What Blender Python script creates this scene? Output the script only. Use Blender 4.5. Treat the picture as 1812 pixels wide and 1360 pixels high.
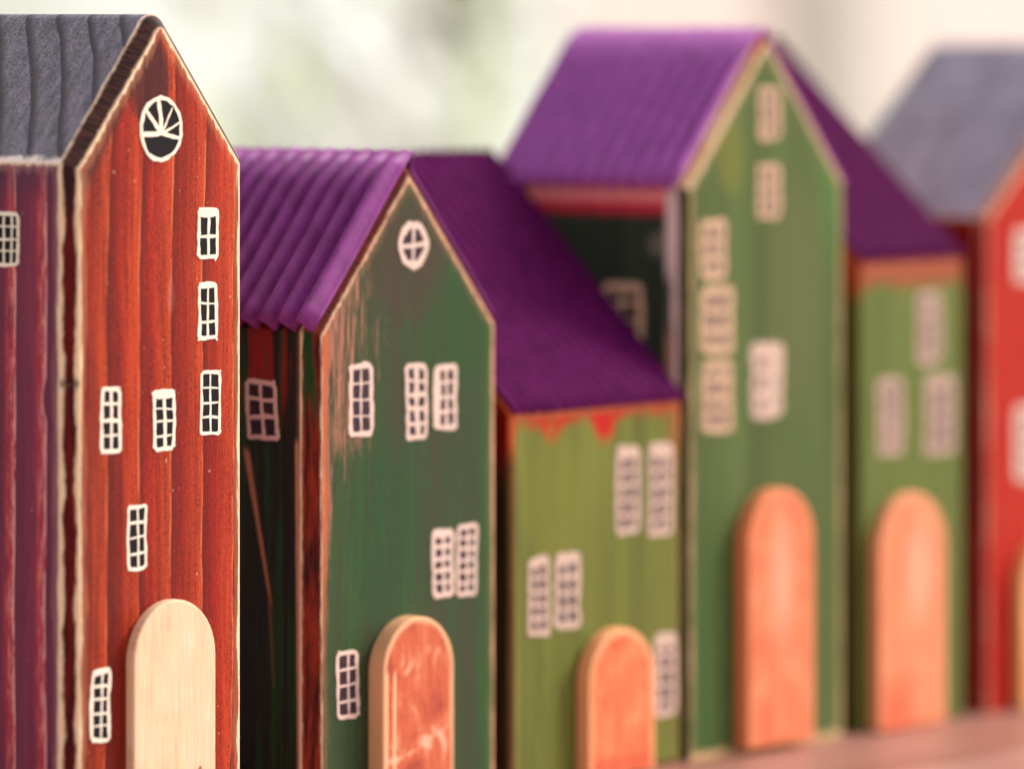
import bpy, bmesh, math, random
from mathutils import Vector, noise as mnoise

for o in list(bpy.data.objects):
    bpy.data.objects.remove(o)
S = bpy.context.scene
COL = S.collection
MM = 0.001

# ------------------------------------------------------------------ camera
ANG = math.radians(40.5)
VIEW = Vector((math.cos(ANG), math.sin(ANG), 0))
RIGHT = Vector((math.sin(ANG), -math.cos(ANG), 0))
CAM = Vector((-0.65023, -0.64911, 0.1367))
cd = bpy.data.cameras.new('camera')
cam = bpy.data.objects.new('camera', cd)
COL.objects.link(cam)
cam.location = CAM
cam.rotation_euler = (math.radians(90), 0, ANG - math.radians(90))
cd.sensor_width = 36
cd.lens = 200
cd.shift_y = -660 / 1812
cd.clip_start = 0.02
cd.clip_end = 2000
cd.dof.use_dof = True
cd.dof.focus_distance = 0.945
cd.dof.aperture_fstop = 7.6
S.camera = cam

# ------------------------------------------------------------------ light
SUN_DIR = Vector((0.72, -0.40, 0.62)).normalized()
W = bpy.data.worlds.new('World')
S.world = W
W.use_nodes = True
wn = W.node_tree
bg = wn.nodes['Background']
sky = wn.nodes.new('ShaderNodeTexSky')
sky.sky_type = 'NISHITA'
sky.sun_disc = False
sky.sun_elevation = math.asin(SUN_DIR.z)
sky.sun_rotation = math.atan2(SUN_DIR.x, SUN_DIR.y)
sky.air_density = 1.0
sky.dust_density = 3.0
sky.ozone_density = 1.0
# thin high cloud: the sky's own colour, most of the blue taken out
hs = wn.nodes.new('ShaderNodeHueSaturation')
hs.inputs['Saturation'].default_value = 0.35
wn.links.new(sky.outputs[0], hs.inputs['Color'])
wn.links.new(hs.outputs[0], bg.inputs[0])
bg.inputs[1].default_value = 0.15
sd = bpy.data.lights.new('sun', 'SUN')
sun = bpy.data.objects.new('sun', sd)
COL.objects.link(sun)
sd.energy = 1.5
sd.angle = math.radians(14)
sd.color = (1.0, 0.95, 0.88)
sun.rotation_euler = SUN_DIR.to_track_quat('Z', 'Y').to_euler()
sun.location = (1, -1, 1)
S.view_settings.view_transform = 'Standard'
S.view_settings.look = 'None'
S.view_settings.gamma = 1
S.view_settings.use_curve_mapping = False
S.view_settings.exposure = 0.70
S.render.engine = 'CYCLES'

# ------------------------------------------------------------------ shader maths
def srgb(r, g, b):
    f = lambda c: (c / 255 / 12.92) if c / 255 <= 0.04045 else ((c / 255 + 0.055) / 1.055) ** 2.4
    return (f(r), f(g), f(b), 1)

class V:
    def __init__(s, g, k): s.g = g; s.k = k
    def _m(s, op, *a):
        n = s.g.nt.nodes.new('ShaderNodeMath'); n.operation = op
        for i, q in enumerate((s,) + a): s.g.put(n.inputs[i], q)
        return V(s.g, n.outputs[0])
    def __add__(s, o): return s._m('ADD', o)
    __radd__ = __add__
    def __sub__(s, o): return s._m('SUBTRACT', o)
    def __rsub__(s, o): return (s * -1) + o
    def __mul__(s, o): return s._m('MULTIPLY', o)
    __rmul__ = __mul__
    def __truediv__(s, o): return s._m('DIVIDE', o)
    def min(s, o): return s._m('MINIMUM', o)
    def max(s, o): return s._m('MAXIMUM', o)
    def pow(s, o): return s._m('POWER', o)
    def abs(s): return s._m('ABSOLUTE')
    def frac(s): return s._m('FRACT')
    def sqrt(s): return s._m('SQRT')
    def sin(s): return s._m('SINE')

class G:
    def __init__(s, name):
        s.m = bpy.data.materials.new(name); s.m.use_nodes = True
        s.nt = s.m.node_tree
        s.b = s.nt.nodes['Principled BSDF']
        t = s.nt.nodes.new('ShaderNodeTexCoord')
        x = s.nt.nodes.new('ShaderNodeSeparateXYZ')
        s.nt.links.new(t.outputs['Object'], x.inputs[0])
        s.x, s.y, s.z = (V(s, x.outputs[i]) * 1000.0 for i in range(3))
    def put(s, inp, q):
        if isinstance(q, V): s.nt.links.new(q.k, inp)
        elif isinstance(q, (int, float)):
            inp.default_value = q
        else: inp.default_value = q
    def vec(s, a, b, c):
        n = s.nt.nodes.new('ShaderNodeCombineXYZ')
        for i, q in enumerate((a, b, c)): s.put(n.inputs[i], q)
        return V(s, n.outputs[0])
    def noise(s, a, b, c=0.0, detail=3.0, rough=0.55, dist=0.0, off=0.0):
        n = s.nt.nodes.new('ShaderNodeTexNoise')
        s.put(n.inputs['Vector'], s.vec(a + off if isinstance(a, V) else a, b, c))
        n.inputs['Scale'].default_value = 1
        n.inputs['Detail'].default_value = detail
        n.inputs['Roughness'].default_value = rough
        n.inputs['Distortion'].default_value = dist
        return V(s, n.outputs[0])
    def smooth(s, a, b, q, lo=0.0, hi=1.0):
        n = s.nt.nodes.new('ShaderNodeMapRange'); n.interpolation_type = 'SMOOTHSTEP'
        s.put(n.inputs[0], q); n.inputs[1].default_value = a; n.inputs[2].default_value = b
        n.inputs[3].default_value = lo; n.inputs[4].default_value = hi
        return V(s, n.outputs[0])
    def mix(s, f, a, b):
        n = s.nt.nodes.new('ShaderNodeMix'); n.data_type = 'RGBA'
        s.put(n.inputs[0], f); s.put(n.inputs[6], a); s.put(n.inputs[7], b)
        return V(s, n.outputs[2])
    def spot(s, h, z, h0, z0, rx, rz, nz=None, lo=0.45):
        """soft stain, 1 inside an ellipse; its outline is broken by noise"""
        e = (((h - h0) / rx).pow(2) + ((z - z0) / rz).pow(2))
        if nz is not None: e = e + (nz - 0.5) * 2.2
        return s.smooth(1.25, lo, e)
    def line(s, h, z, a, b, w0, w1, nz, soft=0.35):
        """scratch from a (top) to b (bottom) following the grain"""
        t = ((z - a[1]) / (b[1] - a[1]))
        t = t.max(0.0).min(1.0)
        d = (h - (t * (b[0] - a[0]) + a[0])).abs()
        w = (t * (w1 - w0) + w0) * (nz * 1.6 + 0.2)
        k = s.smooth(soft, -soft, d - w)
        zin = s.smooth(-1.0, 1.0, ((z - a[1]) * -1)) * s.smooth(-1.0, 1.0, (z - b[1]))
        return k * zin
    def finish(s, col, rough=0.55, height=None, dist=0.00012, bevel=0.0, spec=0.4, coat=0.0):
        s.put(s.b.inputs['Base Color'], col)
        s.put(s.b.inputs['Roughness'], rough)
        s.b.inputs['Specular IOR Level'].default_value = spec
        if coat: s.b.inputs['Coat Weight'].default_value = coat
        if height is not None:
            n = s.nt.nodes.new('ShaderNodeBump'); n.inputs['Distance'].default_value = dist
            n.inputs['Strength'].default_value = 1.0
            s.put(n.inputs['Height'], height)
            if bevel:
                bv = s.nt.nodes.new('ShaderNodeBevel'); bv.samples = 4
                bv.inputs['Radius'].default_value = bevel
                s.nt.links.new(bv.outputs[0], n.inputs['Normal'])
            s.nt.links.new(n.outputs[0], s.b.inputs['Normal'])
        return s.m

WOOD = srgb(240, 192, 138)
WOODP = srgb(255, 232, 196)

def edge_front(g, Wd, eave=None, ridge=None, c=0.0, top=None):
    x, z = g.x, g.z
    d = (x - c).min(Wd - c - x)
    if eave is not None:
        k = (ridge - eave) / (Wd / 2); cs = 1 / math.sqrt(1 + k * k)
        d = d.min((x * k + eave - z) * cs - c).min(((Wd - x) * k + eave - z) * cs - c)
    if top is not None: d = d.min(top - z)
    return d

def painted(name, h, dist, cols, seed, wear=0.5, wearamp=1.0, wearcol=WOOD, stripes=None,
            extra=None, base_edge=None, rough=0.55, contrast=1.0, flecks=0.0, wear2=None, bev=0.0):
    """stained wood with vertical grain; worn through to the bare wood along its edges"""
    g = G(name)
    hh = g.x if h == 'x' else g.y
    z = g.z
    warp = g.noise(hh * 0.06, z * 0.012, seed, 2) * 5.0
    big = g.noise((hh + warp) * 0.22, z * 0.011, seed + 3.3, 3, 0.5)
    mid = g.noise((hh + warp) * 0.9, z * 0.03, seed + 7.7, 4, 0.6)
    fine = g.noise(hh * 5.5, z * 0.22, seed + 1.7, 4, 0.7)
    grit = g.noise(hh * 3.2, z * 2.2, seed, 3, 0.85)
    t = big * 0.5 * contrast + mid * 0.42 * contrast + fine * 0.30 + grit * 0.55 + (0.5 - 0.46 * contrast - 0.425)
    col = g.mix(g.smooth(0.30, 0.52, t), cols[0], cols[1])
    col = g.mix(g.smooth(0.50, 0.70, t), col, cols[2])
    if stripes:
        for (h0, wd, c, amt, side) in stripes:
            wob = (g.noise(hh * 0.0, z * 0.02, seed + h0, 2) - 0.5) * 3.0
            q = (hh - h0 + wob)
            if side:   # sharp late-wood line on one side fading to the other
                k = g.smooth(-0.25, 0.1, q) * g.smooth(wd, 0.0, q)
            else:
                k = g.smooth(wd, 0.0, q.abs())
            k = k * g.smooth(0.25, 0.62, mid * 0.5 + fine * 0.5) * amt
            col = g.mix(k, col, c)
    if extra: col = extra(g, hh, z, col, dict(big=big, mid=mid, fine=fine, grit=grit))
    wn_ = g.noise(hh * 0.9, z * 0.09, seed + 11, 4, 0.7)
    thr = (wn_ - 0.28) * (2.3 * wearamp) * wear
    d = dist(g)
    w = g.smooth(0.22, -0.22, d - thr - (fine - 0.5) * 0.5 * wear)
    wc = g.mix(g.smooth(0.3, 0.7, fine), wearcol, wear2 or WOODP)
    halo = g.smooth(1.0, -0.3, d - thr * 2.2 - 0.2)
    if base_edge:
        bd = z - 0.2
        w = w.max(g.smooth(0.5, -0.5, bd - (g.noise(hh * 0.25, 0.0, seed, 3) - 0.2) * base_edge))
    col = g.mix(halo * 0.3, col, g.mix(0.5, cols[2], wearcol))
    col = g.mix(w, col, wc)
    if flecks:
        f = g.noise(hh * 1.1, z * 0.9, seed + 31, 1, 0.4)
        col = g.mix(g.smooth(0.775, 0.80, f) * flecks, col, wc)
    hgt = fine * 0.55 + mid * 0.5 + grit * 0.25 - w * 0.5
    return g.finish(col, g.smooth(0.2, 0.8, fine, rough - 0.08, rough + 0.12), hgt, 0.00025, bev, 0.15)

def chamfer_mat(name, c, col0, col1, seed, wear=0.35, wearcol=WOOD, across=False, extra=None, post=None):
    g = G(name)
    x, y, z = g.x, g.y, g.z
    if across:
        n = g.noise((z + x * 0.6) * 2.4, y * 0.35, seed, 4, 0.75)
    else:
        n = g.noise(y * 1.5, z * 0.08, seed, 4, 0.7)
    col = g.mix(g.smooth(0.35, 0.65, n), col0, col1)
    if extra: col = extra(g, x, y, z, col)
    d = y.min(c - y)
    wn_ = g.noise(z * (0.22 if across else 0.07), y * 0.12, seed + 4, 4, 0.6)
    f = g.noise(y * 3, z * (0.9 if across else 0.35), seed + 9, 3)
    k = g.smooth(0.22, -0.22, d - (wn_ - 0.22) * 2.2 * wear - (f - 0.5) * 0.5)
    col = g.mix(k, col, g.mix(f, wearcol, WOODP))
    if post: col = post(g, x, y, z, col)
    return g.finish(col, 0.5, n + k * -0.4, 0.00025, 0.0, 0.15)

def flat_mat(name, col, rough=0.6, var=0.0, seed=0.0, spec=0.12, height=0.0, sc=2.0):
    g = G(name)
    n = g.noise(g.x * sc, g.y * sc, g.z * sc, 3, 0.6)
    c2 = tuple(min(1, q * (1 + var)) for q in col[:3]) + (1,)
    c1 = tuple(q * (1 - var) for q in col[:3]) + (1,)
    return g.finish(g.mix(g.smooth(0.3, 0.7, n), c1, c2), rough, n if height else None, height, 0, spec)

# ------------------------------------------------------------------ mesh helpers
def mesh_obj(name, verts, faces, mats, fmat=None, parent=None, smooth=False):
    me = bpy.data.meshes.new(name)
    me.from_pydata([tuple(q * MM for q in v) for v in verts], [], faces)
    for m in (mats if isinstance(mats, (list, tuple)) else [mats]): me.materials.append(m)
    if fmat:
        for p, k in zip(me.polygons, fmat): p.material_index = k
    bm = bmesh.new(); bm.from_mesh(me)
    bmesh.ops.recalc_face_normals(bm, faces=bm.faces)
    bm.to_mesh(me); bm.free()
    if smooth:
        for p in me.polygons: p.use_smooth = True
    o = bpy.data.objects.new(name, me); COL.objects.link(o)
    if parent: o.parent = parent
    return o

def bevel(o, w, seg=2, ang=30, mat=-1):
    b = o.modifiers.new('bevel', 'BEVEL'); b.width = w * MM; b.segments = seg
    b.limit_method = 'ANGLE'; b.angle_limit = math.radians(ang); b.material = mat
    return o

def thing(name, label, cat, loc=(0, 0, 0), rz=0.0, group=None):
    o = bpy.data.objects.new(name, None); COL.objects.link(o)
    o.empty_display_size = 0.02
    o.location = tuple(q * MM for q in loc); o.rotation_euler = (0, 0, math.radians(rz))
    o['label'] = label; o['category'] = cat
    if group: o['group'] = group
    return o

def tag(o, label, cat, group=None):
    o['label'] = label; o['category'] = cat
    if group: o['group'] = group
    return o

def inset(poly, c):
    """mitred inward offset of a profile listed clockwise from the bottom left; bottom points stay down"""
    out = []
    n = len(poly)
    for i, p in enumerate(poly):
        a = poly[i - 1] if i > 0 else (p[0], p[1] - 1)
        b = poly[i + 1] if i < n - 1 else (p[0], p[1] - 1)
        d1 = Vector((p[0] - a[0], p[1] - a[1])).normalized()
        d2 = Vector((b[0] - p[0], b[1] - p[1])).normalized()
        n1 = Vector((d1.y, -d1.x)); n2 = Vector((d2.y, -d2.x))
        m = (n1 + n2)
        m = m / max(0.2, m.dot(n1))
        q = Vector(p) + m * c
        out.append((q.x, p[1] if i in (0, n - 1) else q.y))
    return out

def gable_profile(Wd, eave, ridge, r=0.0):
    if r <= 0: return [(0, 0), (0, eave), (Wd / 2, ridge), (Wd, eave), (Wd, 0)]
    k = (ridge - eave) / (Wd / 2); th = math.atan(k)
    zc = ridge - r / math.cos(th)
    pts = [(0, 0), (0, eave)]
    for i in range(7):
        a = math.radians(90) + th - 2 * th * i / 6
        pts.append((Wd / 2 + r * math.cos(a), zc + r * math.sin(a)))
    return pts + [(Wd, eave), (Wd, 0)]

def gable_block(root, prof, D, c, mats, split_roof=False):
    """front, side and chamfer faces; mats = front, side, chamfer, rake, roof"""
    inn = inset(prof, c); n = len(prof)
    v = [(x, 0, z) for x, z in inn] + [(x, c, z) for x, z in prof] + [(x, D, z) for x, z in prof]
    f = [tuple(range(n))]; fm = [0]
    rf = []; rm = []
    for i in range(n - 1):
        rake = 0 < i < n - 2
        q1 = (i, i + 1, n + i + 1, n + i); q2 = (n + i, n + i + 1, 2 * n + i + 1, 2 * n + i)
        if rake and split_roof:
            rf += [q1, q2]; rm += [0, 1]
        else:
            f += [q1, q2]; fm += [3 if rake else 2, 4 if rake else 1]
    f.append(tuple(range(3 * n - 1, 2 * n - 1, -1))); fm.append(1)
    f.append((0, n, 2 * n, 3 * n - 1, 2 * n - 1, n - 1)); fm.append(1)
    if split_roof:
        # body closed just below the roof cap
        body_v = list(v); body = mesh_obj('body', body_v, f, mats[:3], fm, root)
        # roof cap: shell with its own underside 1.2 mm below
        idx = sorted({i for q in rf for i in q})
        mp = {a: b for b, a in enumerate(idx)}
        tv = [v[i] for i in idx]; m = len(tv)
        bv = [(x, y + (0.3 if y < c / 2 else 0), z - 1.3) for x, y, z in tv]
        faces = [tuple(mp[i] for i in q) for q in rf]
        allf = faces + [tuple(m + i for i in reversed(q)) for q in faces]
        cap = mesh_obj('roof', tv + bv, allf, [mats[3], mats[4]], rm + rm, root)
        return body, cap
    body = mesh_obj('body', v, f, mats[:5], fm, root)
    return body, None

def corrugated(root, lines, mat, y0, y1, pitch, amp, th, axis, seed=0, edge_wob=0.25, setback=0.0):
    """corrugated sheet; lines = list of (u, z) along the slope in section, waves run along `axis`"""
    # subdivide the section
    sec = []
    for i in range(len(lines) - 1):
        a, b = lines[i], lines[i + 1]
        k = 10
        for j in range(k + (1 if i == len(lines) - 2 else 0)):
            t = j / k; sec.append((a[0] + (b[0] - a[0]) * t, a[1] + (b[1] - a[1]) * t, i))
    # section normals
    nn = []
    for (u, z, i) in sec:
        a, b = lines[i], lines[i + 1]
        d = Vector((b[0] - a[0], b[1] - a[1])).normalized()
        nn.append(Vector((-d.y, d.x)) if d.x > 0 else Vector((d.y, -d.x)))
    nn = [q if q.y > 0 else -q for q in nn]
    # bisector at a bend
    for j in range(1, len(sec)):
        if sec[j][2] != sec[j - 1][2]:
            q = (nn[j] + nn[j - 1]); nn[j] = q.normalized()
    N = int((y1 - y0) / pitch * 14)
    top = []; bot = []
    for i in range(N + 1):
        w = y0 + (y1 - y0) * i / N
        for j, (u, z, s) in enumerate(sec):
            ph = mnoise.noise(Vector((w * 0.08, j * 0.05, seed))) * 0.5
            am = amp * (1 if len(lines) == 2 else (0.25 if s == 1 else 1) * (0.42 + 0.58 * min(1.0, abs(u - lines[1][0]) / 3.0)))
            hgt = am * (1.1 + math.sin(2 * math.pi * w / pitch + ph))
            hgt += 0.25 * mnoise.noise(Vector((w * 0.05, j * 0.15, seed + 5)))
            du = 0
            if j == 0 or j == len(sec) - 1:
                du = edge_wob * mnoise.noise(Vector((w * 0.9, seed, j)))
            n_ = nn[j]
            for lst, off in ((top, th), (bot, 0.0)):
                uu = u + n_.x * (hgt + off); zz = z + n_.y * (hgt + off) + du
                ww = w
                if s == 1: ww = w + setback * (y1 - w) / (y1 - y0) * min(1.0, abs(u - lines[1][0]) / 2.0)
                lst.append((uu, ww, zz) if axis == 'y' else (w, uu, zz))
    M = len(sec); f = []
    K = len(top)
    for i in range(N):
        for j in range(M - 1):
            a = i * M + j
            q = (a, a + 1, a + M + 1, a + M)
            f.append(q); f.append(tuple(K + t for t in reversed(q)))
        f.append((i * M, (i + 1) * M, K + (i + 1) * M, K + i * M))
        a = i * M + M - 1
        f.append((a, K + a, K + a + M, a + M))
    for j in range(M - 1):
        f.append((j, K + j, K + j + 1, j + 1))
        a = N * M + j
        f.append((a, a + 1, K + a + 1, K + a))
    o = mesh_obj('roof', top + bot, f, mat, None, root, True)
    return o

# ------------------------------------------------------------------ painted windows
FRONT = lambda u, h, v: (u, -h, v)
SIDE = lambda u, h, v: (-h, u, v)

def ribbon(vs, fs, pts, w, h, rnd, mp, closed=False, base=0.02):
    """a marker stroke: wobbling ribbon with real thickness"""
    P = []
    for i in range(len(pts) - (0 if closed else 1)):
        a = Vector(pts[i]); b = Vector(pts[(i + 1) % len(pts)])
        n = max(2, int((b - a).length / 0.8))
        for j in range(n): P.append(a + (b - a) * j / n)
    if not closed: P.append(Vector(pts[-1]))
    n = len(P); s0 = rnd.uniform(0, 99)
    o = len(vs)
    for i, p in enumerate(P):
        a = P[(i - 1) % n] if (closed or i > 0) else p
        b = P[(i + 1) % n] if (closed or i < n - 1) else p
        d = (b - a).normalized(); nr = Vector((-d.y, d.x))
        if closed:
            d1 = (p - a).normalized(); d2 = (b - p).normalized()
            nr = Vector((-(d1 + d2).y, (d1 + d2).x)).normalized()
            nr = nr / max(0.65, nr.dot(Vector((-d1.y, d1.x))))
        q = p + nr * 0.22 * w * mnoise.noise(Vector((i * 0.45, s0, 0)))
        ww = w * (0.5 + 0.24 * mnoise.noise(Vector((i * 0.6, s0, 7))))
        if not closed and i in (0, n - 1): ww *= 0.75
        for sgn in (-1, 1):
            e = q + nr * sgn * ww
            vs.append(mp(e.x, base, e.y)); vs.append(mp(e.x - nr.x * sgn * 0.05, h, e.y - nr.y * sgn * 0.05))
    for i in range(n if closed else n - 1):
        a = o + 4 * i; b = o + 4 * ((i + 1) % n)
        fs += [(a + 1, a + 3, b + 3, b + 1), (a, a + 1, b + 1, b), (a + 3, a + 2, b + 2, b + 3), (a + 2, a, b, b + 2)]
    if not closed:
        fs.append((o, o + 2, o + 3, o + 1)); a = o + 4 * (n - 1); fs.append((a, a + 1, a + 3, a + 2))

def window(root, rect, cols, rows, seed, mw, mp_, mp=FRONT, topw=1.0, leftw=1.0, cw=1.0, skew=0.0, ow=0.9, iw=0.55,
           centrew=1.0, round_c=0.5, hbars=None):
    rnd = random.Random(seed)
    x0, z0, x1, z1 = rect
    ow *= 0.84; iw *= 0.8
    j = lambda a=0.22: rnd.uniform(-a, a)
    hw = ow * 0.5
    A = [x0 + hw + j(), z0 + hw + j()]; B = [x0 + hw + j() + skew, z1 - hw + j()]
    Cc = [x1 - hw + j() + skew, z1 - hw + j()]; Dd = [x1 - hw + j(), z0 + hw + j()]
    vs = []; fs = []
    def rc(p, q, t):  # point near p towards q
        L = math.dist(p, q); return (p[0] + (q[0] - p[0]) * t / L, p[1] + (q[1] - p[1]) * t / L)
    ring = []
    cyc = [A, B, Cc, Dd]
    bow = rnd.uniform(-0.25, 0.25)
    for i in range(4):
        p = cyc[i]; pr = cyc[i - 1]; nx = cyc[(i + 1) % 4]
        t = round_c * rnd.uniform(0.5, 1.3)
        ring += [rc(p, pr, t), rc(p, nx, t)]
        mx = ((p[0] + nx[0]) / 2 + (bow if i % 2 == 0 else 0), (p[1] + nx[1]) / 2 + (0 if i % 2 == 0 else bow * 0.6))
        ring.append(mx)
    ribbon(vs, fs, ring, ow, 0.16, rnd, mp, True)
    lv = 0.17
    def L(a, b, w):
        nonlocal lv
        lv += 0.006
        ribbon(vs, fs, [a, ((a[0] + b[0]) / 2 + j(0.1), (a[1] + b[1]) / 2 + j(0.1)), b], w, lv, rnd, mp)
    lp = lambda a, b, t: (a[0] + (b[0] - a[0]) * t, a[1] + (b[1] - a[1]) * t)
    if topw > 1: L((B[0], B[1] - (topw - 1) * ow * 0.5), (Cc[0], Cc[1] - (topw - 1) * ow * 0.5), ow * topw)
    if leftw > 1: L((A[0] + (leftw - 1) * ow * 0.5, A[1]), (B[0] + (leftw - 1) * ow * 0.5, B[1]), ow * leftw)
    t0 = 0.0 if leftw <= 1 else (leftw - 1) * ow / (x1 - x0)
    for c in range(1, cols):
        t = t0 + (1 - t0) * c / cols + j(0.03)
        L(lp(A, Dd, t + j(0.04)), lp(B, Cc, t + j(0.04)), iw * 1.2 * centrew)
    tt = 0.0 if topw <= 1 else (topw - 1) * ow / (z1 - z0)
    for r in (hbars or [r / rows for r in range(1, rows)]):
        t = (1 - tt) * r
        L(lp(A, B, t + j(0.02)), lp(Dd, Cc, t + j(0.02)), iw * rnd.uniform(0.8, 1.3))
    # small overshoots where the pen left the corners
    for p in cyc:
        if rnd.random() < 0.6:
            L((p[0] + j(0.1), p[1] + j(0.1)), (p[0] + j(0.5), p[1] + rnd.choice((-1, 1)) * rnd.uniform(0.2, 0.7)), ow * 0.6)
    w = mesh_obj('window', vs, fs, mw, None, root)
    q = [A, B, Cc, Dd]
    pv = [mp(p[0], 0.015, p[1]) for p in q] + [mp(p[0], 0.09, p[1]) for p in q]
    mesh_obj('pane', pv, [(0, 1, 2, 3), (4, 5, 6, 7), (0, 1, 5, 4), (1, 2, 6, 5), (2, 3, 7, 6), (3, 0, 4, 7)], mp_, None, w)
    return w

def round_window(root, cx, cz, rx, rz, spokes, seed, mw, mp_, ow=0.78):
    rnd = random.Random(seed)
    vs = []; fs = []
    ring = [(cx + rx * math.sin(a) * (1 + rnd.uniform(-.02, .02)), cz + rz * math.cos(a) * (1 + rnd.uniform(-.02, .02)))
            for a in [2 * math.pi * i / 18 for i in range(18)]]
    ribbon(vs, fs, ring, ow, 0.16, rnd, FRONT, True)
    lv = 0.17
    for a, b, w in spokes:
        lv += 0.006
        ribbon(vs, fs, [a, b], w, lv, rnd, FRONT)
    w = mesh_obj('window', vs, fs, mw, None, root)
    n = len(ring)
    pv = [FRONT(x, 0.015, z) for x, z in ring] + [FRONT(x, 0.09, z) for x, z in ring]
    pf = [tuple(range(n)), tuple(range(n, 2 * n))] + [(i, (i + 1) % n, n + (i + 1) % n, n + i) for i in range(n)]
    mesh_obj('pane', pv, pf, mp_, None, w)

def door(root, x0, x1, z1, th, mat, z0=0.3, lean=0.0, flat=0.0):
    r = (x1 - x0) / 2; cx = (x0 + x1) / 2; zc = z1 - r
    pts = [(x0, z0)]
    for i in range(25):
        a = math.pi - math.pi * i / 24
        pts.append((cx + r * math.cos(a) + lean * (1 if i not in (0, 24) else 1), zc + r * math.sin(a) * (1 + flat * math.cos(a))))
    pts.append((x1, z0))
    n = len(pts)
    v = [(x, -th, z) for x, z in pts] + [(x, -0.02, z) for x, z in pts]
    f = [tuple(range(n)), tuple(range(2 * n - 1, n - 1, -1))] + [(i, (i + 1) % n, n + (i + 1) % n, n + i) for i in range(n)]
    o = mesh_obj('door', v, f, mat, None, root)
    bevel(o, 0.35, 2, 50)
    return o

def door_mat(name, x0, x1, z1, cols, seed, rim=0.0, rimcol=WOODP, blotch=1.0, extra=None):
    g = G(name)
    x, z = g.x, g.z
    r = (x1 - x0) / 2; cx = (x0 + x1) / 2; zc = z1 - r
    up = (z - zc).max(0.0)
    d = r - ((x - cx).pow(2) + up.pow(2)).sqrt()
    fine = g.noise(x * 3.2, z * 0.10, seed, 4, 0.65)
    mid = g.noise(x * 0.55, z * 0.05, seed + 3, 3, 0.6, 0.4)
    bl = g.noise(x * 0.16, z * 0.13, seed + 8, 3, 0.6, 0.6)
    t = fine * 0.35 + mid * 0.3 + bl * blotch * 0.5 + (0.5 - 0.325 - 0.25 * blotch)
    col = g.mix(g.smooth(0.36, 0.50, t), cols[0], cols[1])
    col = g.mix(g.smooth(0.50, 0.66, t), col, cols[2])
    if extra: col = extra(g, x, z, col, dict(fine=fine, mid=mid, bl=bl))
    if rim:
        k = g.smooth(0.6, -0.4, d - rim * (g.noise(x * 0.3, z * 0.12, seed + 20, 3) * 1.2 + 0.3))
        side = g.smooth(0.25, 0.1, g.y + 1.0)
        col = g.mix(k, col, rimcol)
    return g.finish(col, 0.6, fine + mid * 0.5, 0.00015, 0.0)

white = flat_mat('white marker paint', srgb(246, 232, 210), 0.55, 0.05, sc=1.2)
pane_b = flat_mat('black painted pane', srgb(22, 15, 20), 0.5, 0.3, sc=1.0)
pane_g = flat_mat('dark plum pane', srgb(62, 44, 52), 0.55, 0.3, sc=1.0)
whiteb = flat_mat('cream marker paint', srgb(228, 198, 182), 0.6, 0.06, sc=1.2)
whitec = flat_mat('dull cream marker paint', srgb(206, 176, 158), 0.6, 0.08, sc=1.2)
whited = flat_mat('tan marker paint', srgb(206, 170, 136), 0.6, 0.08, sc=1.2)
pane_l = flat_mat('faded plum pane', srgb(112, 92, 88), 0.6, 0.2, sc=1.0)

def purple(name, seed, c0, c1, c2, rg=0.33, sp=0.5):
    g = G(name)
    n = g.noise(g.x * 0.35, g.y * 0.35, g.z * 0.18, 4, 0.6, 0, seed)
    f = g.noise(g.x * 4.0, g.y * 4.0, g.z * 4.0, 3, 0.7)
    t = n * 0.7 + f * 0.3
    col = g.mix(g.smooth(0.35, 0.6, t), c0, c1)
    col = g.mix(g.smooth(0.62, 0.75, t), col, c2)
    return g.finish(col, g.smooth(0.3, 0.7, f, rg, rg + 0.15), f, 0.00006, 0.0, sp)

# ================================================================== THE SURFACE AND WHAT LIES BEHIND
def box(name, a, b, mat, parent=None):
    (x0, y0, z0), (x1, y1, z1) = a, b
    v = [(x, y, z) for x in (x0, x1) for y in (y0, y1) for z in (z0, z1)]
    f = [(0, 1, 3, 2), (4, 6, 7, 5), (0, 4, 5, 1), (2, 3, 7, 6), (0, 2, 6, 4), (1, 5, 7, 3)]
    return mesh_obj(name, v, f, mat, None, parent)

g = G('pink brown table wood')
fn = g.noise(g.x * 0.02, g.y * 0.5, 0.0, 4, 0.65, 0.06)
md = g.noise(g.x * 0.006, g.y * 0.06, 4.0, 3, 0.6, 0.5)
tc = g.mix(g.smooth(0.35, 0.65, fn * 0.4 + md * 0.6), srgb(150, 96, 78), srgb(190, 142, 130))
tm = g.finish(tc, 0.42, fn, 0.0001)
tbl = thing('wooden_table', 'pinkish brown wooden table top that the row of toy houses stands on', 'table', (0, 0, 0))
t = box('table_top', (-500, -620, -24), (900, 75, 0), tm, tbl); bevel(t, 2.0, 3)
for lx in (-460, 860):
    for ly in (-580, 40):
        box('leg', (lx - 22, ly - 22, -749), (lx + 22, ly + 22, -24.5), tm, tbl)

gm = flat_mat('pale paving', srgb(176, 170, 160), 0.9, 0.12, sc=0.004)
gr = box('ground', (-300000, -300000, -900), (300000, 300000, -750), gm); gr['kind'] = 'structure'

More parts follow.
